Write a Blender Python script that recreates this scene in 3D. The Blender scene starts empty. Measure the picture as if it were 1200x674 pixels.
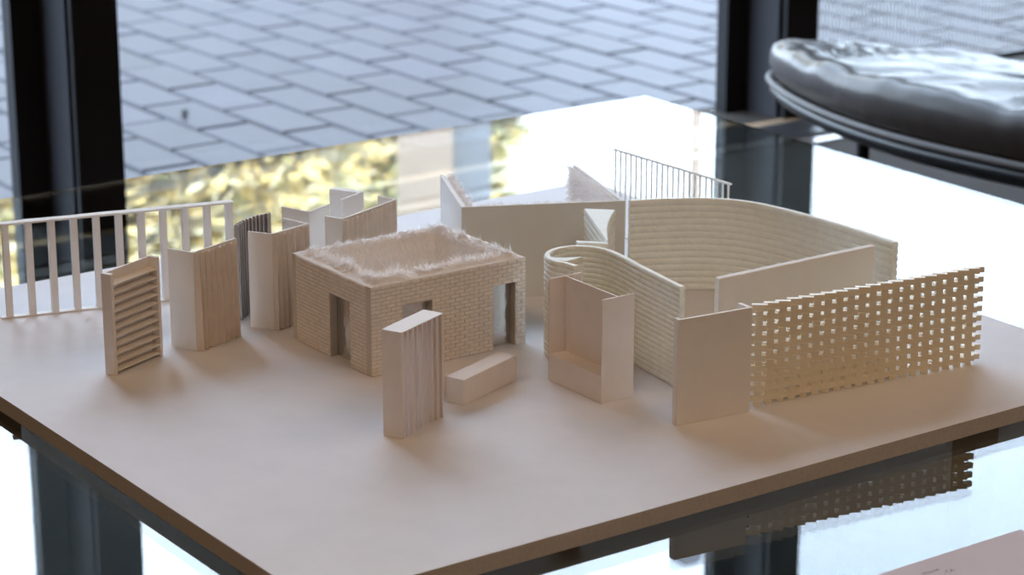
import bpy, bmesh, math, random
from mathutils import Vector, noise, Matrix
R = random.Random(7)
PI = math.pi
scn = bpy.context.scene
COL = scn.collection
ZB = 0.57            # top of the model board (metres above the floor)
ZG = 0.55            # top of the glass table
HC = 3.8           # ceiling height
HW = 0.131           # height of the model walls

# ------------------------------------------------------------------ materials
def mat(name, col, rough=0.6, var=0.0, scale=60.0, bump=0.0, bscale=200.0, metal=0.0, coat=0.0, spec=0.5, col2=None):
    m = bpy.data.materials.new(name); m.use_nodes = True
    nt = m.node_tree; b = nt.nodes['Principled BSDF']
    b.inputs['Base Color'].default_value = (*col, 1); b.inputs['Roughness'].default_value = rough
    b.inputs['Metallic'].default_value = metal; b.inputs['Coat Weight'].default_value = coat
    b.inputs['Specular IOR Level'].default_value = spec
    tc = nt.nodes.new('ShaderNodeTexCoord')
    if var > 0 or col2:
        n = nt.nodes.new('ShaderNodeTexNoise'); n.inputs['Scale'].default_value = scale
        n.inputs['Detail'].default_value = 5
        nt.links.new(tc.outputs['Object'], n.inputs['Vector'])
        r = nt.nodes.new('ShaderNodeValToRGB')
        c2 = col2 or tuple(max(0, c * (1 - var)) for c in col)
        r.color_ramp.elements[0].color = (*c2, 1); r.color_ramp.elements[0].position = 0.3
        r.color_ramp.elements[1].color = (*col, 1); r.color_ramp.elements[1].position = 0.62
        nt.links.new(n.outputs['Fac'], r.inputs['Fac']); nt.links.new(r.outputs['Color'], b.inputs['Base Color'])
    if bump > 0:
        n = nt.nodes.new('ShaderNodeTexNoise'); n.inputs['Scale'].default_value = bscale
        n.inputs['Detail'].default_value = 4
        nt.links.new(tc.outputs['Object'], n.inputs['Vector'])
        bp = nt.nodes.new('ShaderNodeBump'); bp.inputs['Strength'].default_value = bump
        bp.inputs['Distance'].default_value = 0.002
        nt.links.new(n.outputs['Fac'], bp.inputs['Height']); nt.links.new(bp.outputs['Normal'], b.inputs['Normal'])
    return m

M_BOARD = mat('board_white', (.72, .705, .725), .7, .04, 25, .06, 500)
M_EDGE = mat('board_cut_edge', (.66, .60, .55), .9, .14, 420, .15, 600)
M_CARD = mat('museum_board', (.81, .77, .73), .75, .03, 40, .03, 700)
M_CARDW = mat('museum_board_bright', (.86, .84, .82), .75, .02, 40)
M_PINK = mat('pink_board', (.81, .745, .70), .75, .04, 50, .05, 500)
M_BRICK = mat('brick_card', (.84, .78, .72), .8, .10, 130, .08, 900)
M_MORTAR = mat('brick_backing', (.62, .55, .48), .85)
M_PLEAT = mat('pleated_paper', (.76, .68, .61), .8, .08, 60, .08, 500)
M_PLEATG = mat('pleated_paper_grey', (.46, .43, .41), .8, .12, 80)
def thin_paper():
    m = bpy.data.materials.new('thin_translucent_paper'); m.use_nodes = True; nt = m.node_tree; nt.nodes.clear()
    o = nt.nodes.new('ShaderNodeOutputMaterial'); a = nt.nodes.new('ShaderNodeAddShader')
    d = nt.nodes.new('ShaderNodeBsdfDiffuse'); d.inputs['Color'].default_value = (.47, .44, .42, 1)
    t = nt.nodes.new('ShaderNodeBsdfTranslucent'); t.inputs['Color'].default_value = (.44, .42, .41, 1)
    nt.links.new(d.outputs[0], a.inputs[0]); nt.links.new(t.outputs[0], a.inputs[1]); nt.links.new(a.outputs[0], o.inputs[0])
    return m
M_PLEATP = thin_paper()
M_TAN = mat('taupe_board', (.70, .68, .63), .8, .03, 40)
M_CREAM = mat('cast_cream', (.86, .87, .80), .65, .06, 90, .4, 300)
M_CREAMT = mat('lattice_cream', (.86, .78, .62), .45, .05, 200)
def fur_mat():
    m = bpy.data.materials.new('white_fur'); m.use_nodes = True; nt = m.node_tree; nt.nodes.clear()
    o = nt.nodes.new('ShaderNodeOutputMaterial'); a = nt.nodes.new('ShaderNodeAddShader')
    d = nt.nodes.new('ShaderNodeBsdfDiffuse'); d.inputs['Color'].default_value = (.54, .52, .51, 1)
    t = nt.nodes.new('ShaderNodeBsdfTranslucent'); t.inputs['Color'].default_value = (.43, .42, .41, 1)
    nt.links.new(d.outputs[0], a.inputs[0]); nt.links.new(t.outputs[0], a.inputs[1]); nt.links.new(a.outputs[0], o.inputs[0])
    return m
M_FUR = fur_mat()
M_PELT = mat('fur_pelt', (.88, .85, .82), .9, .06, 220, .6, 420)
M_FOIL = mat('silver_foil', (.72, .72, .72), .20, 0, 1, 1.0, 38, metal=1.0)
M_BLACK = mat('black_steel', (.010, .010, .012), .5, spec=.2)
M_STEEL = mat('dark_grey_steel', (.030, .030, .036), .55, spec=.25)
M_LEATH = mat('black_leather', (.036, .027, .022), .27, .2, 30, .15, 260, spec=.26)
M_PIPE = mat('leather_piping', (.11, .10, .095), .55, spec=.3)
M_SHELL = mat('black_shell', (.006, .006, .008), .4)
M_FLOOR = mat('dark_floor', (.050, .043, .038), .8, .15, 6, .05, 80, spec=.08)
M_WALL = mat('warm_plaster', (.62, .53, .43), .85, .03, 3)
M_DIMWALL = mat('low_bounce_wall', (.20, .155, .12), .7, .15, 3)  # unseen left walls, darkened to cut the light they bounce onto the model
M_CEIL = mat('ceiling_paint', (.72, .64, .54), .9, .02, 3)
M_WOOD = mat('wood_sill', (.42, .29, .18), .10, .25, 14, spec=.6)
M_SILL = mat('polished_metal_strip', (.30, .27, .25), .12, spec=.8, metal=.6)
M_GRILL = mat("grille_metal", (.14, .14, .15), .28, metal=.6)
M_DARK = mat('dark_void', (.008, .008, .008), .8)
M_NOTE = mat('printed_card', (.60, .53, .56), .7, .03, 20)
M_INK = mat('ink', (.05, .045, .06), .7)
M_PIER = mat('pale_concrete', (.36, .29, .24), .9, .1, 4)
M_SLATE = mat('blue_grey_cladding', (.16, .18, .22), .6, .1, 3)
M_TRUNK = mat('bark', (.10, .07, .045), .9, .3, 12)
M_LEAFY = mat('leaf_yellow', (.80, .66, .30), .7)
M_LEAFG = mat('leaf_green', (.50, .50, .25), .7)
M_LEAFO = mat('leaf_pale', (.80, .74, .52), .7)
M_THREAD = mat('shade_thread', (.85, .85, .85), .8)

def glass_pane():
    m = bpy.data.materials.new('window_glass'); m.use_nodes = True; nt = m.node_tree
    nt.nodes.clear()
    o = nt.nodes.new('ShaderNodeOutputMaterial'); mx = nt.nodes.new('ShaderNodeMixShader')
    t = nt.nodes.new('ShaderNodeBsdfTransparent'); t.inputs['Color'].default_value = (.97, .985, .98, 1)
    g = nt.nodes.new('ShaderNodeBsdfGlossy'); g.inputs['Roughness'].default_value = 0.0
    mx.inputs['Fac'].default_value = .05
    nt.links.new(t.outputs[0], mx.inputs[1]); nt.links.new(g.outputs[0], mx.inputs[2]); nt.links.new(mx.outputs[0], o.inputs[0])
    return m
M_PANE = glass_pane()

def table_glass():
    m = bpy.data.materials.new('table_glass'); m.use_nodes = True
    b = m.node_tree.nodes['Principled BSDF']
    b.inputs['Base Color'].default_value = (.55, .61, .595, 1); b.inputs['Roughness'].default_value = 0.0
    b.inputs['Transmission Weight'].default_value = 1.0; b.inputs['IOR'].default_value = 1.52
    return m
M_GLASS = table_glass()

def paver_mat():
    m = bpy.data.materials.new('paver_stone'); m.use_nodes = True; nt = m.node_tree
    b = nt.nodes['Principled BSDF']; b.inputs['Roughness'].default_value = .5; b.inputs['Specular IOR Level'].default_value = .22
    at = nt.nodes.new('ShaderNodeAttribute'); at.attribute_name = 'tone'
    tc = nt.nodes.new('ShaderNodeTexCoord')
    n = nt.nodes.new('ShaderNodeTexNoise'); n.inputs['Scale'].default_value = 9; n.inputs['Detail'].default_value = 6
    nt.links.new(tc.outputs['Object'], n.inputs['Vector'])
    r = nt.nodes.new('ShaderNodeValToRGB')
    r.color_ramp.elements[0].color = (.78, .78, .80, 1); r.color_ramp.elements[0].position = .3
    r.color_ramp.elements[1].color = (1.05, 1.05, 1.05, 1); r.color_ramp.elements[1].position = .7
    nt.links.new(n.outputs['Fac'], r.inputs['Fac'])
    mx = nt.nodes.new('ShaderNodeMix'); mx.data_type = 'RGBA'; mx.blend_type = 'MULTIPLY'; mx.inputs[0].default_value = 1
    nt.links.new(at.outputs['Color'], mx.inputs[6]); nt.links.new(r.outputs['Color'], mx.inputs[7])
    nt.links.new(mx.outputs[2], b.inputs['Base Color'])
    return m
M_PAVER = paver_mat()
M_JOINT = mat('paver_joint', (.012, .011, .012), .9, spec=.1)

# ------------------------------------------------------------------ object helpers
def empty(name, loc, label, cat, group=None):
    o = bpy.data.objects.new(name, None); COL.objects.link(o); o.location = loc
    o.empty_display_size = .02
    o['label'] = label; o['category'] = cat
    if group: o['group'] = group
    return o

def obj(name, bm, mats, parent=None, smooth=False, base=None, stuff=False):
    """bm is in world coordinates; it becomes ONE mesh object, its origin at its parent's base (or at base)."""
    bmesh.ops.recalc_face_normals(bm, faces=bm.faces)
    off = Vector(parent.location) if parent else Vector(base or (0, 0, 0))
    if parent and parent.parent: off = parent.matrix_basis.translation + Vector(parent.parent.location)
    bm.transform(Matrix.Translation(-off))
    me = bpy.data.meshes.new(name); bm.to_mesh(me); bm.free()
    for mt in (mats if isinstance(mats, (list, tuple)) else [mats]): me.materials.append(mt)
    if smooth:
        for p in me.polygons: p.use_smooth = True
    o = bpy.data.objects.new(name, me); COL.objects.link(o)
    if parent: o.parent = parent
    else: o.location = off
    if stuff: o['kind'] = 'stuff'
    return o

def tag(o, label, cat, group=None):
    o['label'] = label; o['category'] = cat
    if group: o['group'] = group
    return o

def struct(name, bm, m, label=None, parent=None):
    o = obj(name, bm, m, parent); o['kind'] = 'structure'
    if label: o['label'] = label
    return o

def prism(bm, pts, z0, z1, mi=0, ptop=None):
    """vertical prism over a plan polygon; ptop may give another polygon at the top."""
    a = [bm.verts.new((x, y, z0)) for x, y in pts]
    b = [bm.verts.new((x, y, z1)) for x, y in (ptop or pts)]
    n = len(pts); fs = []
    for i in range(n):
        fs.append(bm.faces.new((a[i], a[(i + 1) % n], b[(i + 1) % n], b[i])))
    fs.append(bm.faces.new(b)); fs.append(bm.faces.new(a[::-1]))
    for f in fs: f.material_index = mi
    return fs

def box(bm, x0, x1, y0, y1, z0, z1, mi=0):
    return prism(bm, [(x0, y0), (x1, y0), (x1, y1), (x0, y1)], z0, z1, mi)

def V2(p): return Vector((p[0], p[1]))

def leaf(bm, A, B, t, z0, z1, side=1, mi=0, At=None, Bt=None):
    """thin standing board from A to B; thickness t to the left of A>B (side=1) or right (-1)."""
    A, B = V2(A), V2(B); d = (B - A).normalized(); n = Vector((-d.y, d.x)) * t * side
    return prism(bm, [A, B, B + n, A + n], z0, z1, mi)

def frame2(A, B):
    A, B = V2(A), V2(B); d = (B - A); L = d.length; d = d / L
    return A, d, Vector((-d.y, d.x)), L

def sheet(bm, top, bot, z0, z1, th, side):
    """folded upright sheet following polyline top at z1 and polyline bot at z0, with thickness."""
    def off(poly):
        out = []
        for i, p in enumerate(poly):
            a = poly[max(0, i - 1)]; b = poly[min(len(poly) - 1, i + 1)]
            d = (b - a); d = d.normalized() if d.length > 1e-9 else Vector((1, 0))
            out.append(p + Vector((-d.y, d.x)) * th * side)
        return out
    t2, b2 = off(top), off(bot); n = len(top)
    ft = [bm.verts.new((p.x, p.y, z1)) for p in top]; fb = [bm.verts.new((p.x, p.y, z0)) for p in bot]
    bt = [bm.verts.new((p.x, p.y, z1)) for p in t2]; bb = [bm.verts.new((p.x, p.y, z0)) for p in b2]
    for i in range(n - 1):
        bm.faces.new((fb[i], fb[i + 1], ft[i + 1], ft[i])); bm.faces.new((bb[i + 1], bb[i], bt[i], bt[i + 1]))
        bm.faces.new((ft[i], ft[i + 1], bt[i + 1], bt[i])); bm.faces.new((fb[i + 1], fb[i], bb[i], bb[i + 1]))
    bm.faces.new((fb[0], ft[0], bt[0], bb[0])); bm.faces.new((fb[-1], bb[-1], bt[-1], ft[-1]))

def pleats(bm, A, B, n, d0, d1, z0, z1, th=.0012, lead=.25, seed=1):
    """asymmetric knife pleats standing off the right side of the line A>B."""
    r = random.Random(seed); a, d, nn, L = frame2(A, B); top = []; bot = []
    p = L / n
    for i in range(n):
        j = (r.random() - .5) * .22 * p
        for fr, dep in ((0, .05), (lead, 1.0), (lead + .12, .92)):
            k = 1 + (r.random() - .5) * .2
            s = i * p + fr * p + (j if 0 < i else 0)
            top.append(a + d * s - nn * d0 * dep * k); bot.append(a + d * (s + (r.random() - .5) * .15 * p) - nn * d1 * dep * k)
    top.append(a + d * L - nn * d0 * .1); bot.append(a + d * L - nn * d1 * .1)
    sheet(bm, top, bot, z0, z1, th, 1)

def catmull(pts, per=8):
    pts = [V2(p) for p in pts]; out = []
    for i in range(len(pts) - 1):
        p0 = pts[max(0, i - 1)]; p1 = pts[i]; p2 = pts[i + 1]; p3 = pts[min(len(pts) - 1, i + 2)]
        for k in range(per):
            t = k / per
            out.append(.5 * ((2 * p1) + (p2 - p0) * t + (2 * p0 - 5 * p1 + 4 * p2 - p3) * t * t + (3 * p1 - p0 - 3 * p2 + p3) * t ** 3))
    out.append(pts[-1]); return out

def ribbed(bm, path, t, z0, z1, rows, bulge=.0016, sub=5, jit=.0004, closed=False, seed=0):
    """wall along a plan path, built from stacked rounded courses like rows of pressed clay."""
    n = len(path); prof = []
    for i in range(rows * sub + 1):
        f = i / (rows * sub); ph = (i % sub) / sub
        b = abs(math.sin(PI * f * rows)) ** .6
        prof.append((z0 + (z1 - z0) * f, b))
    def nrm(i):
        if closed: a = path[(i - 1) % n]; b = path[(i + 1) % n]
        else: a = path[max(0, i - 1)]; b = path[min(n - 1, i + 1)]
        d = (b - a).normalized(); return Vector((-d.y, d.x))
    rings = []
    for i, p in enumerate(path):
        nn = nrm(i); ring = []
        def w(z, s): return jit * noise.noise(Vector((p.x * 160, p.y * 160, z * 260 + s * 9 + seed)))
        for z, b in prof:
            q = p + nn * (t / 2 + bulge * b + w(z, 1)); ring.append(bm.verts.new((q.x, q.y, z)))
        for z, b in reversed(prof):
            q = p - nn * (t / 2 + bulge * b + w(z, 2)); ring.append(bm.verts.new((q.x, q.y, z)))
        rings.append(ring)
    m = len(rings[0])
    for i in range(n - 1 if not closed else n):
        A = rings[i]; B = rings[(i + 1) % n]
        for k in range(m):
            bm.faces.new((A[k], A[(k + 1) % m], B[(k + 1) % m], B[k]))
    if not closed:
        for ring in (rings[0], rings[-1]):
            h = len(prof)
            for k in range(h - 1):
                bm.faces.new((ring[k], ring[k + 1], ring[m - 2 - k], ring[m - 1 - k]))

def ribbed_solid(bm, poly, z0, z1, rows, bulge=.0014, sub=5):
    """solid plan polygon whose sides carry the same rounded courses."""
    n = len(poly); c = sum(poly, Vector((0, 0))) / n
    area = sum(poly[i].x * poly[(i + 1) % n].y - poly[(i + 1) % n].x * poly[i].y for i in range(n))
    sg = 1 if area > 0 else -1
    rings = []
    for i in range(rows * sub + 1):
        f = i / (rows * sub); b = bulge * abs(math.sin(PI * f * rows)) ** .6; ring = []
        for k, p in enumerate(poly):
            d = (poly[(k + 1) % n] - poly[k - 1]).normalized()
            q = p + Vector((d.y, -d.x)) * b * sg
            ring.append(bm.verts.new((q.x, q.y, z0 + (z1 - z0) * f)))
        rings.append(ring)
    for A, B in zip(rings[:-1], rings[1:]):
        for k in range(n): bm.faces.new((A[k], A[(k + 1) % n], B[(k + 1) % n], B[k]))
    bm.faces.new(rings[-1]); bm.faces.new(rings[0][::-1])

def strand(bm, p, d, L, w, droop, nrm=(0, 0, 1)):
    """one tapering hair: a narrow bent blade."""
    d = d.normalized(); s = d.cross(Vector(nrm) + Vector((R.uniform(-1, 1), R.uniform(-1, 1), R.uniform(-1, 1))) * .45)
    s = (s.normalized() if s.length > 1e-6 else Vector((1, 0, 0))) * w
    m = p + d * L * .55 + Vector((0, 0, -droop * L * .25)); e = p + d * L + Vector((0, 0, -droop * L))
    a = bm.verts.new(p - s); b = bm.verts.new(p + s); c = bm.verts.new(m + s * .7); f = bm.verts.new(m - s * .7); g = bm.verts.new(e)
    bm.faces.new((a, b, c, f)); bm.faces.new((f, c, g))

def tube(bm, pts, r, seg=10):
    prev = None; rings = []
    for i, p in enumerate(pts):
        p = Vector(p); a = Vector(pts[max(0, i - 1)]); b = Vector(pts[min(len(pts) - 1, i + 1)])
        d = (b - a).normalized(); x = d.cross(Vector((0, 0, 1)))
        if x.length < 1e-4: x = Vector((1, 0, 0))
        x.normalize(); y = d.cross(x).normalized()
        rr = r[i] if isinstance(r, (list, tuple)) else r
        rings.append([bm.verts.new(p + (x * math.cos(2 * PI * k / seg) + y * math.sin(2 * PI * k / seg)) * rr) for k in range(seg)])
    for A, B in zip(rings[:-1], rings[1:]):
        for k in range(seg): bm.faces.new((A[k], A[(k + 1) % seg], B[(k + 1) % seg], B[k]))
    bm.faces.new(rings[0]); bm.faces.new(rings[-1][::-1])

NB = bmesh.new
ZT = ZB + HW

# ------------------------------------------------------------------ the room
WV = 3.31            # plane of the window glass
bm = NB(); box(bm, -5, 7.5, -4.5, WV + .06, -.12, 0); struct('floor', bm, M_FLOOR, 'dark brown floor under the glass table')
bm = NB(); box(bm, -5, 7.5, -4.5, WV + .12, HC, HC + .2); struct('ceiling', bm, M_CEIL)
bm = NB(); box(bm, -5.2, -5, -4.5, WV + .06, 0, HC); struct('wall_left', bm, M_DIMWALL)
bm = NB(); box(bm, 7.5, 7.7, -4.5, WV + .06, 0, HC); struct('wall_right', bm, M_WALL)
bm = NB(); box(bm, -5.2, 7.7, -4.7, -4.5, 0, HC); struct('wall_back', bm, M_WALL)

post_u = [1.239 + 2.1445 * k for k in (0, 1, 2)]
for i, u0 in enumerate(post_u):
    t = bpy.data.objects.new('trim_%d' % (i + 1), None); COL.objects.link(t); t.location = (u0, 3.15, 0); t['kind'] = 'structure'
    t['label'] = {0: 'broad black steel window post at the left', 1: 'black steel window post behind the leather cushion'}.get(i, 'black steel window post beyond the frame')
    bm = NB(); w = .115
    prism(bm, [(u0 + .016, 3.147), (u0 + w, 3.147), (u0 + w, 3.31), (u0, 3.31), (u0, 3.166), (u0 + .016, 3.166)], 0, HC)
    obj('post', bm, M_STEEL, t)
    bm = NB(); box(bm, u0, u0 + w, 3.131, 3.1465, 0, HC); obj('face_plate', bm, [M_BLACK], t)
    bm = NB(); box(bm, u0 - .075, u0 - .001, 3.295, 3.34, .0, HC); box(bm, u0 + w + .001, u0 + w + .03, 3.295, 3.34, 0, HC)
    obj('window_frame', bm, M_BLACK, t)
for i in range(len(post_u) - 1):
    bm = NB(); box(bm, post_u[i] + .146, post_u[i + 1] - .076, WV, WV + .008, .005, HC)
    struct('window_%d' % (i + 1), bm, M_PANE)
bm = NB(); box(bm, -5, .35, WV - .1, WV + .1, 0, HC); struct('blocker_wall_left', bm, M_DIMWALL)  # unseen wall added to block sky light coming from the left
bm = NB(); box(bm, post_u[-1] + .03 + .116, 7.5, WV - .1, WV + .1, 0, HC); struct('blocker_wall_right', bm, M_WALL)  # unseen wall added to end the window light towards the right
bm = NB(); box(bm, .3505, post_u[0] - .076, WV, WV + .008, .005, HC); struct('window_3', bm, M_PANE)
# floor grille along the glass with its two strips
bm = NB(); box(bm, -5, 7.5, 3.085, 3.145, 0, .004); struct('trim_6', bm, M_WOOD, 'polished wooden strip along the window')
bm = NB(); box(bm, -5, 7.5, 2.875, 2.935, 0, .004); struct('trim_7', bm, M_SILL, 'polished metal strip in front of the grille')
g = bpy.data.objects.new('trim_8', None); COL.objects.link(g); g.location = (1, 3.01, 0); g['kind'] = 'structure'; g['label'] = 'dark linear floor grille along the window'
bm = NB(); box(bm, -5, 7.5, 2.936, 3.084, 0, .0015); obj('grille_tray', bm, M_DARK, g)
bm = NB()
for k in range(8): box(bm, -5, 7.5, 2.942 + k * .018, 2.949 + k * .018, .0016, .012)
obj('grille_bars', bm, M_GRILL, g)

# ------------------------------------------------------------------ courtyard
bm = NB(); box(bm, -8, 22, WV + .06, 32, -.12, -.006)
struct('ground', bm, M_JOINT, 'courtyard ground under the pavers')
bm = NB(); tone = bm.loops.layers.float_color.new('tone')
PW, PL = .1712, .332
for iu in range(-18, 62):
    u0 = 2.164 + iu * PW
    v0 = 3.815 + (.166 if iu % 2 else 0) - 2 * PL
    for iv in range(0, 24):
        a = v0 + iv * PL
        if a + PL < WV + .09: continue
        g_ = .0042; jx = R.uniform(-.002, .002)
        x0, x1, y0, y1 = u0 + g_ * 1.4 + jx, u0 + PW - g_ * 1.4 + jx, max(a + g_ + jx, WV + .065), a + PL - g_ + jx
        z = R.uniform(-.0015, .0015); c = .006
        A = [bm.verts.new(p) for p in ((x0, y0, -.006), (x1, y0, -.006), (x1, y1, -.006), (x0, y1, -.006))]
        B = [bm.verts.new(p) for p in ((x0 + c, y0 + c, z), (x1 - c, y0 + c, z), (x1 - c, y1 - c, z), (x0 + c, y1 - c, z))]
        fs = [bm.faces.new((A[k], A[(k + 1) % 4], B[(k + 1) % 4], B[k])) for k in range(4)] + [bm.faces.new(B)]
        s = R.uniform(.78, 1.12); col = (.030 * s, .0265 * s, .037 * s * R.uniform(.97, 1.06), 1)
        for f in fs:
            for l in f.loops: l[tone] = col
o = obj('courtyard_paving', bm, M_PAVER); o['kind'] = 'structure'; o['label'] = 'grey block paving of the courtyard outside'
bm = NB()
for k in range(7):
    a = 2 * PI * k / 7
tube(bm, [(2.035, 4.125, .004), (2.045, 4.145, .010), (2.052, 4.165, .006), (2.056, 4.18, .003)], [.002, .010, .009, .002], 8)
tag(obj('dead_leaf', bm, M_DARK), 'small dark curled leaf lying on the paving outside', 'leaf')

CAMP = Vector((-1.1204, -1.924, ZB + 1.0))
def away(az, dist):   # point at compass offset az (degrees) from the viewing direction, used to stand things in the courtyard
    a = math.atan2(.7808, .5521) - math.radians(az); return Vector((CAMP.x + math.cos(a) * dist, CAMP.y + math.sin(a) * dist, 0))

def tree(name, label, base, trunk_h, blobs, mix, n, seed, size=.11):
    r = random.Random(seed); t = empty(name, base, label, 'tree', 'autumn trees beyond the courtyard'); b = Vector(base)
    bm = NB(); tube(bm, [b + Vector((0, 0, -.01)), b + Vector((.03, .02, trunk_h * .5)), b + Vector((-.02, 0, trunk_h))], [.13, .10, .08], 10)
    for c, rad in blobs:
        c = Vector(c); tube(bm, [b + Vector((-.02, 0, trunk_h * .82)), b + c * .6 + Vector((0, 0, trunk_h * .35)), b + c], [.06, .04, .012], 7)
    obj('trunk', bm, M_TRUNK, t, True)
    bm = NB()
    tot = sum(q[1] ** 2 for q in blobs)
    for c, rad in blobs:
        for _ in range(int(n * rad ** 2 / tot)):
            d = Vector((r.gauss(0, 1), r.gauss(0, 1), r.gauss(0, 1))).normalized() * rad * r.uniform(.3, 1.0)
            d.z *= .85
            p = b + Vector(c) + d
            e1 = Vector((r.gauss(0, 1), r.gauss(0, 1), r.gauss(0, 1))).normalized(); e2 = e1.orthogonal().normalized()
            s = size * r.uniform(.6, 1.3)
            vs = [bm.verts.new(p + e1 * s), bm.verts.new(p + e2 * s * .55 + e1 * s * .1), bm.verts.new(p - e1 * s), bm.verts.new(p - e2 * s * .55 + e1 * s * .1)]
            f = bm.faces.new(vs); q = r.random(); f.material_index = 0 if q < mix[0] else (1 if q < mix[0] + mix[1] else 2)
    obj('foliage', bm, [M_LEAFY, M_LEAFG, M_LEAFO], t)
def bl(r, n, rad, cz, spread):
    return [((r.uniform(-spread, spread), r.uniform(-spread, spread), cz + r.uniform(-.75, .75) * rad * 1.5), rad * r.uniform(.75, 1.1)) for _ in range(n)]
rr = random.Random(3)
tree('autumn_tree', 'golden yellow tree mirrored in the glass behind the slotted fence', away(-10.3, 14.0), 2.2, [((.0, .0, 3.1), 1.0), ((.45, -.35, 3.3), .85), ((-.5, .4, 3.2), .9), ((.25, -.15, 2.6), .8), ((-.25, .2, 2.5), .8), ((.85, -.6, 2.9), .7), ((-.9, .65, 2.9), .7)], (.55, .12), 24000, 2, .075)
tree('autumn_tree', 'greenish yellow tree mirrored in the glass behind the folded screens', away(-5.3, 18.6), 3.0, [((.0, .0, 4.2), .95), ((.4, -.3, 4.4), .8), ((-.4, .3, 4.3), .8), ((.2, -.1, 3.6), .7), ((-.2, .2, 3.5), .7), ((.65, -.45, 4.0), .6), ((-.65, .45, 4.0), .6)], (.36, .28), 22000, 3, .08)
tree('autumn_tree', 'slim yellow tree mirrored in the glass right of the pale pier', away(-.9, 24), 4.5, [((.0, .0, 5.6), .42), ((-.2, .15, 5.2), .40), ((.12, -.1, 5.9), .30), ((.25, -.15, 5.25), .28)], (.42, .3), 4500, 5, .07)
# building with a pale pier
p0 = away(-2.05, 13.5)
t = empty('garden_building', p0, 'garden building with a pale concrete pier and blue grey cladding', 'building')
d = Vector((.8165, -.5773)); n2 = Vector((.5521, .7808)); q = V2(p0)
bm = NB(); prism(bm, [q - d * .16, q + d * .15, q + d * .15 + n2 * .3, q - d * .16 + n2 * .3], -.01, 5.6); obj('pier', bm, M_PIER, t)
bm = NB(); prism(bm, [q + d * .151 + n2 * .1, q + d * .36 + n2 * .1, q + d * .36 + n2 * .5, q + d * .151 + n2 * .5], -.01, 5.6); obj('cladding', bm, M_SLATE, t)
p0 = away(4.38, 13.5)
t = empty('lamp_post', p0, 'slender pinkish lamp post mirrored in the far glass', 'lamp post')
bm = NB(); tube(bm, [p0 + Vector((0, 0, -.006)), p0 + Vector((0, 0, .5)), p0 + Vector((0, 0, 5.1))], [.06, .036, .028], 12); obj('pole', bm, M_PIER, t, True)
bm = NB(); tube(bm, [p0 + Vector((0, 0, 5.1)), p0 + Vector((0, 0, 5.2)), p0 + Vector((0, 0, 5.32)), p0 + Vector((0, 0, 5.36))], [.03, .10, .09, .02], 14); obj('lamp_head', bm, M_SLATE, t, True)

# ------------------------------------------------------------------ sheer woven shade in the right-hand window
t = empty('window_shade', (4.5, 3.335, 0), 'sheer woven shade across the window right of the black post', 'window shade')
bm = NB(); z1 = HC - .05
u = 3.66
while u < 5.40:
    box(bm, u, u + .0034, 3.336, 3.3365, .03, z1); u += .0145
z = .04
while z < z1:
    box(bm, 3.66, 5.40, 3.3366, 3.337, z, z + .0024); z += .0145
obj('mesh_fabric', bm, M_THREAD, t, stuff=True)
bm = NB(); box(bm, 3.65, 5.41, 3.332, 3.342, .012, .03); obj('hem_bar', bm, M_STEEL, t)

# ------------------------------------------------------------------ glass table
TU0, TU1, TV0, TV1 = -.52, 1.728, -.52, 1.667
t = empty('glass_table', (.6, .57, 0), 'large clear glass table under the white model', 'table')
bm = NB(); box(bm, TU0, TU1, TV0, TV1, ZG - .021, ZG)
bmesh.ops.bevel(bm, geom=list(bm.edges), offset=.0012, segments=2, affect='EDGES')
obj('glass_top', bm, M_GLASS, t)
for a, b in ((.12, .14), (1.06, .14), (1.06, 1.02), (.12, 1.02)):
    bm = NB(); box(bm, a - .02, a + .02, b - .02, b + .02, 0, ZG - .0215); obj('leg', bm, M_BLACK, t)
bm = NB(); box(bm, .1405, 1.0395, .12, .16, ZG - .062, ZG - .022); obj('frame_rail', bm, M_BLACK, t)
bm = NB(); box(bm, .1405, 1.0395, 1.0, 1.04, ZG - .062, ZG - .022); obj('frame_rail', bm, M_BLACK, t)
bm = NB(); box(bm, .10, .14, .1605, .9995, ZG - .062, ZG - .022); obj('frame_rail', bm, M_BLACK, t)
bm = NB(); box(bm, 1.04, 1.08, .1605, .9995, ZG - .062, ZG - .022); obj('frame_rail', bm, M_BLACK, t)

# the model's base board
bm = NB(); fs = box(bm, .002, 1.209, -.002, 1.153, ZG + .0004, ZB, 1)
fs[4].material_index = 0
tag(obj('base_board', bm, [M_BOARD, M_EDGE], base=(.6, .57, ZG)), 'square off white base board lying on the glass table', 'model base')

# printed card
t = empty('information_card', (.65, -.32, ZG), 'pinkish grey printed card at the bottom right of the glass', 'card')
bm = NB(); box(bm, .40, .736, -.46, -.2388, ZG + .0003, ZG + .0013); obj('card', bm, M_NOTE, t)
def text(body, x, y, size, parent, align='RIGHT'):
    c = bpy.data.curves.new('lettering', 'FONT'); c.body = body; c.size = size; c.align_x = align
    o = bpy.data.objects.new('tmp', c); COL.objects.link(o)
    dg = bpy.context.evaluated_depsgraph_get(); me = bpy.data.meshes.new_from_object(o.evaluated_get(dg))
    bpy.data.objects.remove(o); me.materials.append(M_INK)
    q = bpy.data.objects.new('lettering', me); COL.objects.link(q); q.parent = parent
    q.location = Vector((x, y, ZG + .0014)) - Vector(parent.location)
text('House', .5895, -.2675, .0085, t)
text(', CA', .6015, -.2775, .0085, t)

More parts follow.
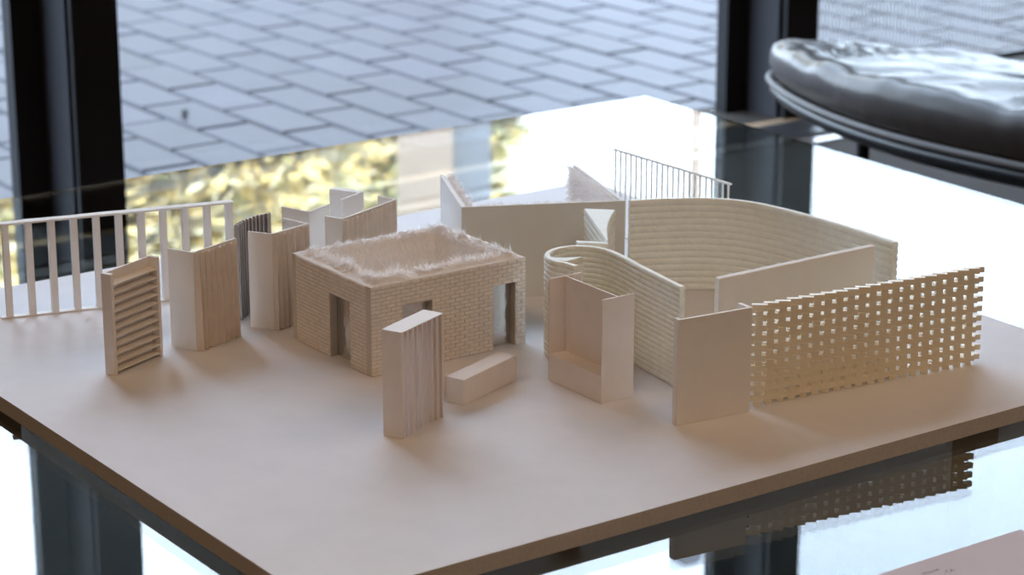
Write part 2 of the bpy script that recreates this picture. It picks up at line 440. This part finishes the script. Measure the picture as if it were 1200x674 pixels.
# ------------------------------------------------------------------ leather bench
def cushion():
    cu, cv, hu, hv, rz = 2.625, 1.40, .3206, .885, -.02
    def zr(p): return .4089 - .0086 * (p.x - cu) - .0407 * (p.y - cv)
    t = empty('leather_bench', (cu, cv, 0), 'black leather bench cushion with piped edge by the window', 'bench')
    NA = 160
    def plan(th, s=1.0):
        c, sn = math.cos(th), math.sin(th); e = 2 / 2.164
        x = math.copysign(abs(c) ** e, c) * hu * s; y = math.copysign(abs(sn) ** e, sn) * hv * s
        x *= 1 - .397 * max(0, y / (hv * s)) ** 2 if s > .01 else 1
        return Vector((cu + x * math.cos(rz) - y * math.sin(rz), cv + x * math.sin(rz) + y * math.cos(rz)))
    bm = NB(); rings = []
    prof = [(1.0, 0), (1.022, .012), (1.036, .032), (1.034, .054), (1.018, .071), (.975, .081), (.90, .084)] + [(.90 - k / 24.6 * .92, None) for k in range(1, 25)]
    for s, z in prof:
        ring = []
        for k in range(NA):
            th = 2 * PI * k / NA; p = plan(th, max(s, .002))
            sv = max(0, s)
            zz = z if z is not None else .084 + .004 * (1 - (sv / .90) ** 2)
            fold = noise.noise(Vector((math.cos(th) * 3.2 * (1 + .4 * sv), math.sin(th) * 3.2 + p.y * 2.4, sv * 1.1)))
            fine = noise.noise(Vector((p.x * 9, p.y * 17, 3.1)))
            ridge = (1 - abs(noise.noise(Vector((p.x * 5.5 + p.y * 4.0, p.y * 9.5 - p.x * 7.0, 1.7))) * 2.0))
            amp = min(1, max(0, (zz - .02) / .05))
            q = noise.noise(Vector((p.y * 3.4 - p.x * 1.2, p.x * 1.0 + 5, 2.2)))
            crease = (1 - abs(noise.noise(Vector((p.y * 6.5 + .9 * q + p.x * 2.2, p.x * 1.5, 8.0))) * 2.2))
            pl = noise.noise(Vector((math.cos(th) * 7, math.sin(th) * 17, sv * 1.3)))
            zz += amp * .006 * pl * max(0, min(1, (sv - .45) * 4))
            zz += amp * (.006 * fold + .003 * fine + .017 * (crease - .6) * min(1, (1.03 - sv) * 3 + .1))
            ring.append(bm.verts.new((p.x, p.y, zr(p) + zz * (1.06 - .86 * (p.x - cu)))))
        rings.append(ring)
    for A, B in zip(rings[:-1], rings[1:]):
        for k in range(NA): bm.faces.new((A[k], A[(k + 1) % NA], B[(k + 1) % NA], B[k]))
    bm.faces.new(rings[-1]); bm.faces.new(rings[0][::-1])
    obj('cushion', bm, M_LEATH, t, True)
    bm = NB(); pts = [Vector((*plan(2 * PI * k / NA, 1.035), zr(plan(2 * PI * k / NA, 1.035)) + .001)) for k in range(NA + 1)]
    tube(bm, pts, .0085, 8); obj('piping', bm, M_PIPE, t, True)
    bm = NB(); rings = []
    for s, z in ((1.03, -.009), (1.032, -.024), (1.01, -.038), (.92, -.052), (.7, -.066), (.4, -.076), (.1, -.08)):
        rings.append([bm.verts.new((*plan(2 * PI * k / NA, s), zr(plan(2 * PI * k / NA, s)) + z)) for k in range(NA)])
    for A, B in zip(rings[:-1], rings[1:]):
        for k in range(NA): bm.faces.new((A[k], A[(k + 1) % NA], B[(k + 1) % NA], B[k]))
    bm.faces.new(rings[0]); bm.faces.new(rings[-1][::-1])
    obj('shell', bm, M_SHELL, t, True)
    for a, b in ((2.49, 1.87), (2.70, .85)):
        bm = NB(); tube(bm, [(a, b, 0), (a, b, .006), (a, b, .012), (a, b, .05), (a, b, zr(Vector((a, b))) - .06)], [.07, .07, .02, .014, .014], 14)
        obj('leg', bm, M_BLACK, t)
cushion()

# ------------------------------------------------------------------ the model's pieces
Z = ZB + .0003
# 1 slotted fence, far left
A, d, n, L = frame2((.139, 1.0215), (.441, .9455))
t = empty('slotted_fence', (.29, .983, ZB), 'long white slotted fence of eleven posts at the far left edge', 'fence')
for k in range(11):
    c = A + d * (.0042 + (L - .0084) * k / 10)
    bm = NB(); jj = R.uniform(-.0006, .0006)
    prism(bm, [c - d * .0042 - n * .0062 + d * jj, c + d * .0042 - n * .0062 + d * jj, c + d * .0042 + n * .0062, c - d * .0042 + n * .0062], Z + .0021, ZT - .0026)
    obj('post', bm, M_CARDW, t)
bm = NB(); pts = [A - d * .002 + d * (L + .004) * k / 12 for k in range(13)]
for k in range(12):
    a, b = pts[k], pts[k + 1]
    z = .0006 * math.sin(k * 1.7)
    prism(bm, [a - n * .007, b - n * .007, b + n * .007, a + n * .007], ZT - .0025, ZT + z * .3)
obj('top_rail', bm, M_CARDW, t)
bm = NB(); prism(bm, [A - d * .008 - n * .0056, A + d * (L + .004) - n * .0056, A + d * (L + .004) + n * .0056, A - d * .008 + n * .0056], Z, Z + .002)
obj('bottom_rail', bm, M_CARDW, t)

# 2 louvred panel
A, d, n, L = frame2((.1492, .7228), (.2348, .7596))
t = empty('louvred_panel', (.19, .745, ZB), 'small standing panel with eleven horizontal louvres, nearest the left edge', 'model wall')
D = .0155
bm = NB(); prism(bm, [A, A + d * .0052, A + d * .0052 + n * D, A + n * D], Z, ZT); obj('side_panel', bm, M_CARD, t)
bm = NB(); E_ = A + d * L; prism(bm, [E_ - d * .0048, E_, E_ + n * D, E_ - d * .0048 + n * D], Z, ZT); obj('side_panel', bm, M_CARD, t)
bm = NB(); P = A + d * .0054; Q = A + d * (L - .005); prism(bm, [P + n * (D - .0025), Q + n * (D - .0025), Q + n * D, P + n * D], Z, ZT - .0005); obj('back_panel', bm, M_CARD, t)
for k in range(11):
    bm = NB(); z0 = ZB + .006 + k * .0111
    prism(bm, [P + n * .0008, Q + n * .0008, Q + n * (D - .0026), P + n * (D - .0026)], z0, z0 + .0016,
          ptop=None)
    for v in bm.verts:     # each louvre tips forward a little
        s = (V2(v.co) - A).dot(n); v.co.z -= (1 - s / D) * .002
    obj('louvre', bm, M_CARD, t)

# 3 L-shaped pleated screen
def screen(name, label, F, C, E_, G=None, npl=8, dep=(.006, .008), mp=M_PLEAT, lead=.25, seed=1, first=0.0):
    """leaf F>C, pleated leaf C>E, optional rear leaf E>G."""
    t = empty(name, (C[0], C[1], ZB), label, 'model screen')
    th = .0026
    bm = NB(); leaf(bm, F, C, th, Z, ZT, 1); obj('leaf', bm, M_CARDW, t)
    a, d, n, L = frame2(C, E_)
    bm = NB(); prism(bm, [a + d * .0003, a + d * L, a + d * L + n * th, a + n * th + d * .0003], Z, ZT); obj('leaf', bm, M_CARDW, t)
    bm = NB(); pleats(bm, a + d * (.0006 + first) - n * .0004, a + d * (L - .0004) - n * .0004, npl, dep[0], dep[1], Z + .0004, ZT - .0022, lead=lead, seed=seed)
    obj('pleated_sheet', bm, mp, t)
    if G:
        bm = NB(); a2, d2, n2, L2 = frame2(E_, G); prism(bm, [a2 + d2 * .003, a2 + d2 * L2, a2 + d2 * L2 + n2 * th, a2 + n2 * th + d2 * .003], Z, ZT); obj('leaf', bm, M_CARDW, t)
    return t
screen('pleated_screen', 'folded two leaf screen with tan pleats beside the louvred panel', (.2606, .7865), (.2785, .7512), (.356, .7792), None, 8, (.0060, .0085), lead=.30, seed=2)
# 5, 8 U-shaped pleated screens
screen('pleated_screen', 'three leaf pleated screen standing against the corner of the brick house', (.3836, .7985), (.4025, .7690), (.4683, .7855), (.4560, .8280), 8, (.0055, .0065), lead=.30, seed=4)
screen('pleated_screen', 'wide three leaf pleated screen directly behind the furry courtyard', (.5050, .8061), (.5155, .7788), (.6290, .8225), (.6206, .8542), 11, (.0055, .006), lead=.28, seed=6)
# 4 curved grey ribbed screen
path = catmull([(.3855, .8370), (.4003, .8489), (.4179, .8572), (.4355, .8631), (.4565, .8650)], 5)
t = empty('ribbed_screen', (.42, .855, ZB), 'curved grey screen of upright fins behind the folded screens', 'model screen')
bm = NB(); sheet(bm, path, path, Z, ZT - .001, .0012, 1); obj('backing_sheet', bm, M_PLEATG, t)
seglen = [0]
for a, b in zip(path[:-1], path[1:]): seglen.append(seglen[-1] + (b - a).length)
def at(s):
    for i in range(len(path) - 1):
        if s <= seglen[i + 1] + 1e-9:
            f = (s - seglen[i]) / (seglen[i + 1] - seglen[i]); return path[i].lerp(path[i + 1], f), (path[i + 1] - path[i]).normalized()
for k in range(10):
    p, d = at(seglen[-1] * (k + .25) / 10.0); n = Vector((-d.y, d.x))
    bm = NB(); e = d * .0012
    prism(bm, [p - e - n * .0001, p - e - n * .0070 - d * .003, p + e - n * .0070 - d * .003, p + e * 2.2 - n * .0001], Z, ZT)
    obj('fin', bm, M_PLEATG, t)

# 6 V screen, 7 tall L screen
t = empty('folded_screen', (.4976, .8345, ZB), 'plain white V folded screen behind the three leaf pleated screen', 'model screen')
bm = NB(); leaf(bm, (.4823, .8807), (.4976, .8345), .003, Z, ZT, 1); obj('leaf', bm, M_CARDW, t)
bm = NB(); leaf(bm, (.4982, .8347), (.5407, .8529), .003, Z, ZT, 1); obj('leaf', bm, M_CARDW, t)
t = empty('folded_screen', (.6146, .8843, ZB), 'plain white L folded screen standing farthest back in the group', 'model screen')
bm = NB(); prism(bm, [(.5831, .923), (.6070, .8812), (.6146, .8843), (.5962, .9291)], Z, ZT); obj('leaf', bm, M_CARDW, t)
bm = NB(); leaf(bm, (.6069, .8811), (.5677, .8639), .003, Z, ZT, -1); obj('leaf', bm, M_CARDW, t)

# 12 fluted block
A, d, n, L = frame2((.3185, .3292), (.3985, .3637))
t = empty('fluted_block', (.355, .36, ZB), 'upright white topped block with vertical flutes at the front', 'model block')
D = .0268; HB = ZB + .1295
bm = NB(); prism(bm, [A, A + d * .0022, A + d * .0022 + n * D, A + n * D], Z, HB - .0013); obj('end_panel', bm, M_PINK, t)
E_ = A + d * L
bm = NB(); prism(bm, [E_ - d * .0022, E_, E_ + n * D, E_ - d * .0022 + n * D], Z, HB - .0013); obj('end_panel', bm, M_PINK, t)
bm = NB(); prism(bm, [A + d * .0023 + n * (D - .0022), E_ - d * .0023 + n * (D - .0022), E_ - d * .0023 + n * D, A + d * .0023 + n * D], Z, ZB + .006); obj('base_strip', bm, M_PINK, t)
bm = NB(); prism(bm, [A - n * .0004, E_ - n * .0004, E_ + n * D, A + n * D], HB - .0012, HB); obj('top_panel', bm, M_CARDW, t)
bm = NB(); top = []; bot = []; r4 = random.Random(11); nf_ = 8; p_ = (L - .0052) / nf_
for k in range(nf_):
    s0 = .0026 + k * p_; v_ = r4.uniform(.3, .62)
    for fr, dp in ((0, .0010), (v_, .0013 + r4.uniform(0, .0012)), (v_ + .10, .0085 + r4.uniform(0, .003)), (.93, .0075)):
        top.append(A + d * (s0 + fr * p_) + n * dp); bot.append(A + d * (s0 + fr * p_ + r4.uniform(-.0007, .0007)) + n * (dp * .85))
top.append(A + d * (L - .0026) + n * .001); bot.append(A + d * (L - .0026) + n * .001)
sheet(bm, top, bot, Z, HB - .0014, .0003, 1); obj('fluted_sheet', bm, M_PLEATP, t)

# 11 bench
A, d, n, L = frame2((.4408, .3830), (.5454, .4228))
bm = NB(); prism(bm, [A, A + d * L, A + d * L + n * .0265, A + n * .0265], Z, ZB + .0328)
bmesh.ops.bevel(bm, geom=[e for e in bm.edges], offset=.0005, segments=1, affect='EDGES')
tag(obj('bench_block', bm, M_PINK, base=(.49, .41, ZB)), 'low plain rectangular block in front of the brick house', 'model bench')

# 13 booth
t = empty('booth', (.603, .348, ZB), 'pinkish double sided booth with high end walls and seat', 'model booth')
for v0, v1 in ((.2935, .2957), (.3995, .4017)):
    bm = NB(); box(bm, .579, .627, v0, v1, Z, ZB + .1305); obj('end_wall', bm, M_PINK, t)
bm = NB(); box(bm, .6028, .605, .2958, .3994, Z, ZB + .1300); obj('back_panel', bm, M_PINK, t)
for a, b in ((.5792, .6027), (.6051, .6268)):
    bm = NB(); box(bm, a, b, .2958, .3994, Z, ZB + .0345); obj('seat', bm, M_PINK, t)

# 19 plain panel with returns
A, d, n, L = frame2((.605, .182), (.7065, .1705))
t = empty('plain_panel', (.655, .178, ZB), 'plain standing panel with a short return beside the lattice wall', 'model wall')
bm = NB(); prism(bm, [A, A + d * L, A + d * L + n * .0040, A + n * .0040], Z, ZT - .001); obj('panel', bm, M_CARD, t)
bm = NB(); prism(bm, [A + n * .0041, A + d * .004 + n * .0041, A + d * .004 + n * .0110, A + n * .0110], Z, ZT - .001); obj('return', bm, M_CARDW, t)
E_ = A + d * L
bm = NB(); prism(bm, [E_ - d * .0055 + n * .0041, E_ + n * .0041, E_ + n * .0225 - d * .0005, E_ - d * .0055 + n * .0225], Z, ZT - .001); obj('return', bm, M_CARDW, t)

# 20 lattice wall
A, d, n, L = frame2((.7195, .1775), (1.0500, .1385))
bm = NB(); pitch = L / 20; per = 10; hp = (ZT - .0045 - ZB) / per; r5 = random.Random(5)
ha = hp * .44                                   # open course of short blocks, then a closed course of long ones
def rot(a): return d * math.cos(a) + n * math.sin(a)
for c_ in range(per):
    for k in range(20):
        s0 = (k + .5) * pitch
        for kind, z0, z1, ln, wv, a0 in (('open', 0, ha, .0086, .0040, -.50), ('closed', ha, hp, .0182, .0034, -.50)):
            a = a0 + r5.uniform(-.07, .07); dd = rot(a); nn = Vector((-dd.y, dd.x))
            c = A + d * (s0 + r5.uniform(-.0005, .0005)) + n * (.007 + r5.uniform(-.0006, .0006))
            P4 = [c - dd * ln / 2 - nn * wv, c + dd * ln / 2 - nn * wv, c + dd * ln / 2 + nn * wv, c - dd * ln / 2 + nn * wv]
            prism(bm, P4, Z + c_ * hp + z0, Z + c_ * hp + z1 - .0001)
for c_ in range(per):                            # the closed courses run a block's end past the last column
    c = B_end = A + d * (L + .004) + n * (.007 + r5.uniform(-.0006, .0006)); dd = rot(-.22 + r5.uniform(-.06, .06)); nn = Vector((-dd.y, dd.x))
    prism(bm, [c - dd * .007 - nn * .003, c + dd * .0055 - nn * .003, c + dd * .0055 + nn * .003, c - dd * .007 + nn * .003], Z + c_ * hp + ha, Z + (c_ + 1) * hp - .0002)
tag(obj('lattice_wall', bm, M_CREAMT, base=(.88, .16, ZB)), 'openwork cream lattice wall of staggered little bricks at the right', 'model wall')

# 18 straight wall
bm = NB(); prism(bm, [(.7467, .2795), (1.0034, .2776), (1.0036, .2876), (.7483, .2895)], Z, ZT)
bmesh.ops.bevel(bm, geom=[e for e in bm.edges if abs(e.verts[0].co.z - e.verts[1].co.z) < 1e-5], offset=.0008, segments=1, affect='EDGES')
tag(obj('straight_wall', bm, M_CARD, base=(.87, .284, ZB)), 'long plain straight wall between the lattice and the big curved wall', 'model wall')

# 17 big curved ribbed wall
path = catmull([(.8845, .635), (.9097, .6249), (.9519, .6030), (.9891, .5740), (1.0140, .5357), (1.0275, .4839), (1.0340, .4233), (1.0368, .3597), (1.0362, .2750)], 9)
bm = NB(); ribbed(bm, path, .0062, Z, ZT, 14, .0020)
tag(obj('curved_wall', bm, M_CREAM, base=(1.0, .45, ZB), smooth=False), 'large sweeping curved cream wall with horizontal ribs at the right', 'model wall')

# 13b S-shaped ribbed wall with inner slab
t = empty('winding_wall', (.68, .42, ZB), 'small winding cream ribbed wall curling behind the booth', 'model wall')
path = catmull([(.6900, .2805), (.6962, .3250), (.7030, .3740), (.7098, .4115), (.7140, .4440), (.7130, .4660), (.7065, .4830), (.6910, .4985), (.6745, .5030), (.6570, .5005), (.6410, .4900), (.6325, .4740), (.6310, .4580), (.6365, .4440), (.6390, .4265)], 8)
bm = NB(); ribbed(bm, path, .0056, Z, ZT, 19, .0014, jit=.0007, seed=5); obj('ribbed_wall', bm, M_CREAM, t)
bm = NB(); ribbed_solid(bm, [V2(p) for p in ((.6355, .4770), (.6350, .4600), (.6430, .4520), (.6560, .4530), (.6705, .4556), (.6560, .4620))], Z, ZT - .001, 16)
obj('inner_wedge', bm, M_CREAM, t)

# 14 concave ribbed wedge
t = empty('scooped_wedge', (.79, .58, ZB), 'tall white topped wedge with a scooped side beside the taupe wall', 'model block')
poly = [V2((.8092, .6361))] + catmull([(.7392, .4936), (.7683, .5330), (.7903, .5600), (.8165, .5870), (.8394, .6078)], 6)
bm = NB(); ribbed_solid(bm, poly, Z, ZT, 14, .0012); obj('wedge', bm, [M_CREAM], t)
bm = NB(); ribbed_solid(bm, [V2(p) for p in ((.7094, .5215), (.7060, .5130), (.7340, .4860), (.7386, .4905))], Z, ZT - .0015, 14, .001); obj('step', bm, M_CREAM, t)

# 15 taupe wall lined with fur
t = empty('fur_lined_wall', (.80, .70, ZB), 'taupe three sided wall lined inside with white fur', 'model wall')
F, Lc, Rc, G = Vector((.7519, .8995)), Vector((.678, .7369)), Vector((.8785, .6365)), Vector((.9439, .8362))
bm = NB(); leaf(bm, Lc, Rc, .0045, Z, ZT, 1); obj('wall_panel', bm, M_TAN, t)
bm = NB(); dl = (F - Lc).normalized(); leaf(bm, Lc + dl * .0047, F, .0045, Z, ZT, -1); obj('wall_panel', bm, M_CARDW, t)
bm = NB(); dr = (G - Rc).normalized(); leaf(bm, Rc + dr * .0047, G, .0045, Z, ZT, 1); obj('wall_panel', bm, M_CARDW, t)
def fur_face(A, B, inward, n, th, parent, ztop, zlow=ZB, sparse=.0):
    A, B = V2(A), V2(B); d = (B - A); L = d.length; d = d / L; w = inward
    bm = NB()
    prism(bm, [A, B, B + w * th * .35, A + w * th * .35], zlow + .001, ztop - .003); bmp = bm
    obj('fur_pelt', bmp, M_PELT, parent)
    bm = NB()
    for _ in range(n):
        s = R.uniform(0, L); hz = ztop - abs(R.gauss(0, 1)) * .028 if R.random() < .6 else R.uniform(zlow + .01, ztop)
        hz = max(zlow + .012, min(ztop - .002, hz)); p = A + d * s + w * th * .3
        up = R.uniform(.0, .9) if hz > ztop - .012 else R.uniform(-.9, .2)
        dr_ = Vector((w.x, w.y, 0)) * R.uniform(.4, 1.1) + Vector((d.x, d.y, 0)) * R.uniform(-.6, .6) + Vector((0, 0, up))
        strand(bm, Vector((p.x, p.y, hz)), dr_, th * R.uniform(.7, 1.45), .00055, R.uniform(.0, .5), (w.x, w.y, .3) if up < .2 else (0, 0, 1))
    obj('fur', bm, M_FUR, parent, stuff=True)
nl = Vector((dl.y, -dl.x)); nr = Vector((-dr.y, dr.x)); df = (Rc - Lc).normalized(); nf = Vector((-df.y, df.x))
fur_face(Lc + nl * .0047 + dl * .02, F + nl * .0047, nl, 3600, .013, t, ZT - .0005)
fur_face(Rc + nr * .0047 + dr * .02, G + nr * .0047, nr, 3600, .013, t, ZT - .0005)
fur_face(Lc + nf * .0047 + df * .02, Rc + nf * .0047 - df * .02, nf, 2600, .010, t, ZT - .001)

# 16 fine railing
A, d, n, L = frame2((1.0480, .879), (1.0560, .6290))
t = empty('fine_railing', (1.052, .754, ZB), 'fine white railing of many thin bars at the back of the model', 'railing')
bm = NB(); prism(bm, [A - d * .004 - n * .0022, A + d * (L + .004) - n * .0022, A + d * (L + .004) + n * .0022, A - d * .004 + n * .0022], ZT - .0024, ZT); obj('top_rail', bm, M_CARDW, t)
bm = NB(); prism(bm, [A - d * .004 - n * .0022, A + d * (L + .004) - n * .0022, A + d * (L + .004) + n * .0022, A - d * .004 + n * .0022], Z, Z + .002); obj('bottom_rail', bm, M_CARDW, t)
for k in range(22):
    c = A + d * (.001 + (L - .002) * k / 21); w = .0011
    bm = NB(); prism(bm, [c - d * w - n * w, c + d * w - n * w, c + d * w + n * w, c - d * w + n * w], Z + .0021, ZT - .0025); obj('bar', bm, M_CARDW, t)

# 9 brick house
HU0, HU1, HV0, HV1, HH = .4065, .640, .536, .7255, .1150
t = empty('brick_house', (.523, .63, ZB), 'square model house of tiny white bricks with a furry open roof', 'model house')
TW = .0105
def brick_wall(A, B, openings, seed):
    """A>B with the outside to the right; openings are (s0, s1, z0, z1)."""
    A, B = V2(A), V2(B); d = (B - A); L = d.length; d = d / L; n = Vector((-d.y, d.x))
    bm = NB(); r = random.Random(seed)
    xs = sorted({0, L} | {q for o in openings for q in o[:2]}); zs = sorted({0, HH} | {q for o in openings for q in o[2:]})
    for i in range(len(xs) - 1):
        for k in range(len(zs) - 1):
            cx, cz = (xs[i] + xs[i + 1]) / 2, (zs[k] + zs[k + 1]) / 2
            if any(o[0] < cx < o[1] and o[2] < cz < o[3] for o in openings): continue
            a, b = A + d * xs[i], A + d * xs[i + 1]
            prism(bm, [a, b, b + n * TW, a + n * TW], Z + zs[k], Z + zs[k + 1], 1)
    rows = 23; hb = HH / rows; lb = .0146; g = .00035
    for r_ in range(rows):
        s = -(lb / 2 if r_ % 2 else 0)
        while s < L - .0004:
            segs = [(max(0, s) + g, min(L, s + lb) - g)]; z0, z1 = r_ * hb, (r_ + 1) * hb
            for o in openings:
                if z1 - .001 > o[2] and z0 + .001 < o[3]:
                    new = []
                    for a, b in segs:
                        if b <= o[0] or a >= o[1]: new.append((a, b)); continue
                        if a < o[0]: new.append((a, o[0]))
                        if b > o[1]: new.append((o[1], b))
                    segs = new
            for a, b in segs:
                if b - a < .001: continue
                pa, pb = A + d * a, A + d * b; c = .00035; pr = .0011 + r.uniform(-.00025, .00025)
                F_ = [(pa, z0 + g), (pb, z0 + g), (pb, z1 - g), (pa, z1 - g)]
                G_ = [(pa + d * c, z0 + g + c), (pb - d * c, z0 + g + c), (pb - d * c, z1 - g - c), (pa + d * c, z1 - g - c)]
                va = [bm.verts.new((p.x, p.y, Z + z)) for p, z in F_]; vb = [bm.verts.new((p.x - n.x * pr, p.y - n.y * pr, Z + z)) for p, z in G_]
                for q in range(4): bm.faces.new((va[q], va[(q + 1) % 4], vb[(q + 1) % 4], vb[q]))
                bm.faces.new(vb)
            s += lb
    obj('brick_wall', bm, [M_BRICK, M_MORTAR], t)
c0, c1, c2, c3 = (HU0, HV0), (HU1, HV0), (HU1, HV1), (HU0, HV1)
E1 = TW
brick_wall(c0, c1, [(.0462, .0900, .052, .0838), (.1825, .2172, 0, .0850)], 1)
brick_wall((HU1, HV0 + E1), (HU1, HV1 - E1), [], 2)
brick_wall(c2, c3, [], 3)
brick_wall((HU0, HV1 - E1), (HU0, HV0 + E1), [(HV1 - E1 - .6333, HV1 - E1 - .5845, 0, .0848)], 4)
# silver lining inside the walls, seen through the openings; the fur bowl inside that
q = TW + .0003
bm = NB()
for sgn in (0, .002):
    pass
a0, a1, b0, b1 = HU0 + q, HU1 - q, HV0 + q, HV1 - q
for A_, B_ in (((a0, b0), (a1, b0)), ((a1, b0 + .0012), (a1, b1)), ((a1 - .0012, b1), (a0, b1)), ((a0, b1 - .0012), (a0, b0 + .0012))):
    leaf(bm, A_, B_, .0012, Z, ZB + .100, 1)
obj('silver_lining', bm, M_FOIL, t)
bm = NB()
def ring(ins, z, jitter=0):
    out = []; N = 26
    cs = [(HU0 + ins, HV0 + ins), (HU1 - ins, HV0 + ins), (HU1 - ins, HV1 - ins), (HU0 + ins, HV1 - ins)]
    for k in range(4):
        p, q_ = V2(cs[k]), V2(cs[(k + 1) % 4])
        for i in range(N):
            c = p.lerp(q_, i / N); out.append((c.x, c.y, z + jitter * noise.noise(Vector((c.x * 40, c.y * 40, ins * 90)))))
    return out
prof = [(.0018, .1153), (.006, .1166), (.013, .1186), (.022, .1184), (.029, .1140), (.034, .1000), (.039, .0650), (.043, .0250)]
rs = [[bm.verts.new((x, y, ZB + 0 + z)) for x, y, z in ring(i, h, .004 if .01 < i < .04 else 0)] for i, h in prof]
for A_, B_ in zip(rs[:-1], rs[1:]):
    m_ = len(A_)
    for k in range(m_): bm.faces.new((A_[k], A_[(k + 1) % m_], B_[(k + 1) % m_], B_[k]))
bm.faces.new(rs[-1])
pelt_pts = []
obj('fur_bowl', bm, M_PELT, t, True)
bm = NB()
def ring_pt(ins, f):
    f = f % 4; k = int(f); w = f - k
    cs = [(HU0 + ins, HV0 + ins), (HU1 - ins, HV0 + ins), (HU1 - ins, HV1 - ins), (HU0 + ins, HV1 - ins)]
    inw = [Vector((0, 1)), Vector((-1, 0)), Vector((0, -1)), Vector((1, 0))][k]
    return V2(cs[k]).lerp(V2(cs[(k + 1) % 4]), w), inw, Vector((inw.y, -inw.x))
def hz(ins):
    for (i0, h0), (i1, h1) in zip(prof[:-1], prof[1:]):
        if i0 <= ins <= i1: return h0 + (h1 - h0) * (ins - i0) / (i1 - i0)
    return prof[-1][1]
clump = [R.uniform(.5, 1.5) for _ in range(80)]
for _ in range(15000):
    f = R.uniform(0, 4); ins = .004 + abs(R.gauss(0, 1)) * .013 if R.random() < .82 else R.uniform(.03, .0425)
    ins = min(ins, .0425)
    p, inw, tg = ring_pt(ins, f); cl = clump[int(f * 20) % 80] * (.6 + .8 * abs(noise.noise(Vector((p.x * 55, p.y * 55, 0)))) * 2)
    ph = noise.noise(Vector((p.x * 60, p.y * 60, 7))) * 2.2
    if ins < .028: dv = Vector((inw.x, inw.y, 0)) * R.uniform(.1, 1.0) + Vector((tg.x, tg.y, 0)) * (ph + R.uniform(-.5, .5)) + Vector((0, 0, R.uniform(.05, .75) * cl))
    else: dv = Vector((inw.x, inw.y, 0)) * R.uniform(.2, .5) + Vector((tg.x, tg.y, 0)) * R.uniform(-.4, .4) + Vector((0, 0, -R.uniform(.5, 1)))
    if ins < .010: dv += Vector((inw.x, inw.y, 0)) * .5
    L_ = R.uniform(.006, .0145) * (.6 + .5 * cl) if ins < .028 else R.uniform(.006, .012)
    if ins < .009: L_ *= .6
    strand(bm, Vector((p.x, p.y, ZB + hz(ins))), dv, L_, .00042, R.uniform(0, .45), (0, 0, 1) if ins < .028 else (inw.x, inw.y, .2))
obj('fur', bm, M_FUR, t, stuff=True)

# ------------------------------------------------------------------ light
w = bpy.data.worlds.new('overcast_sky'); scn.world = w; w.use_nodes = True
nt = w.node_tree; bg = nt.nodes['Background']
tc = nt.nodes.new('ShaderNodeTexCoord'); sep = nt.nodes.new('ShaderNodeSeparateXYZ')
nt.links.new(tc.outputs['Generated'], sep.inputs[0])
rp = nt.nodes.new('ShaderNodeValToRGB')
rp.color_ramp.elements[0].position = 0.0; rp.color_ramp.elements[0].color = (.77, .90, 1.09, 1)
rp.color_ramp.elements[1].position = 0.8; rp.color_ramp.elements[1].color = (.66, .83, 1.09, 1)
nt.links.new(sep.outputs['Z'], rp.inputs['Fac']); nt.links.new(rp.outputs['Color'], bg.inputs['Color'])
bg.inputs['Strength'].default_value = 9.0

def area(name, loc, rot, sx, sy, power, col):
    l = bpy.data.lights.new(name, 'AREA'); l.shape = 'RECTANGLE'; l.size = sx; l.size_y = sy; l.energy = power; l.color = col
    o = bpy.data.objects.new(name, l); COL.objects.link(o); o.location = loc; o.rotation_euler = rot
    return o
WARM = (1.0, .68, .41)
for i, (x, y) in enumerate(((-1.6, -1.6), (.9, -2.2), (3.2, -1.2), (-1.8, .6))):
    area('ceiling_lamp', (x, y, HC - .02), (0, 0, 0), 1.2, 1.2, 20.5, WARM)
s = bpy.data.lights.new('sun', 'SUN'); s.energy = 11.0; s.angle = math.radians(2); s.color = (1, .90, .74)
o = bpy.data.objects.new('sun', s); COL.objects.link(o); o.rotation_euler = Vector((-.35, -.75, .62)).to_track_quat('Z', 'Y').to_euler()

# ------------------------------------------------------------------ camera
cam = bpy.data.cameras.new('camera'); co = bpy.data.objects.new('camera', cam); COL.objects.link(co); scn.camera = co
co.location = CAMP
fw = Vector((.5520965, .7808138, -.2924368)); co.rotation_euler = (-fw).to_track_quat('Z', 'Y').to_euler()
cam.sensor_width = 36; cam.lens = 2894 * 36 / 1200; cam.clip_start = .05; cam.clip_end = 200
cam.dof.use_dof = True; cam.dof.focus_distance = 3.0; cam.dof.aperture_fstop = 7.0

vs = scn.view_settings; vs.view_transform = 'Standard'; vs.look = 'None'; vs.gamma = 1; vs.exposure = 0
vs.use_curve_mapping = False
cy = scn.cycles; cy.use_denoising = True; cy.max_bounces = 10; cy.diffuse_bounces = 7; cy.glossy_bounces = 6
cy.transmission_bounces = 8; cy.transparent_max_bounces = 12; cy.caustics_reflective = False; cy.caustics_refractive = False
cy.sample_clamp_indirect = 6; cy.use_light_tree = True
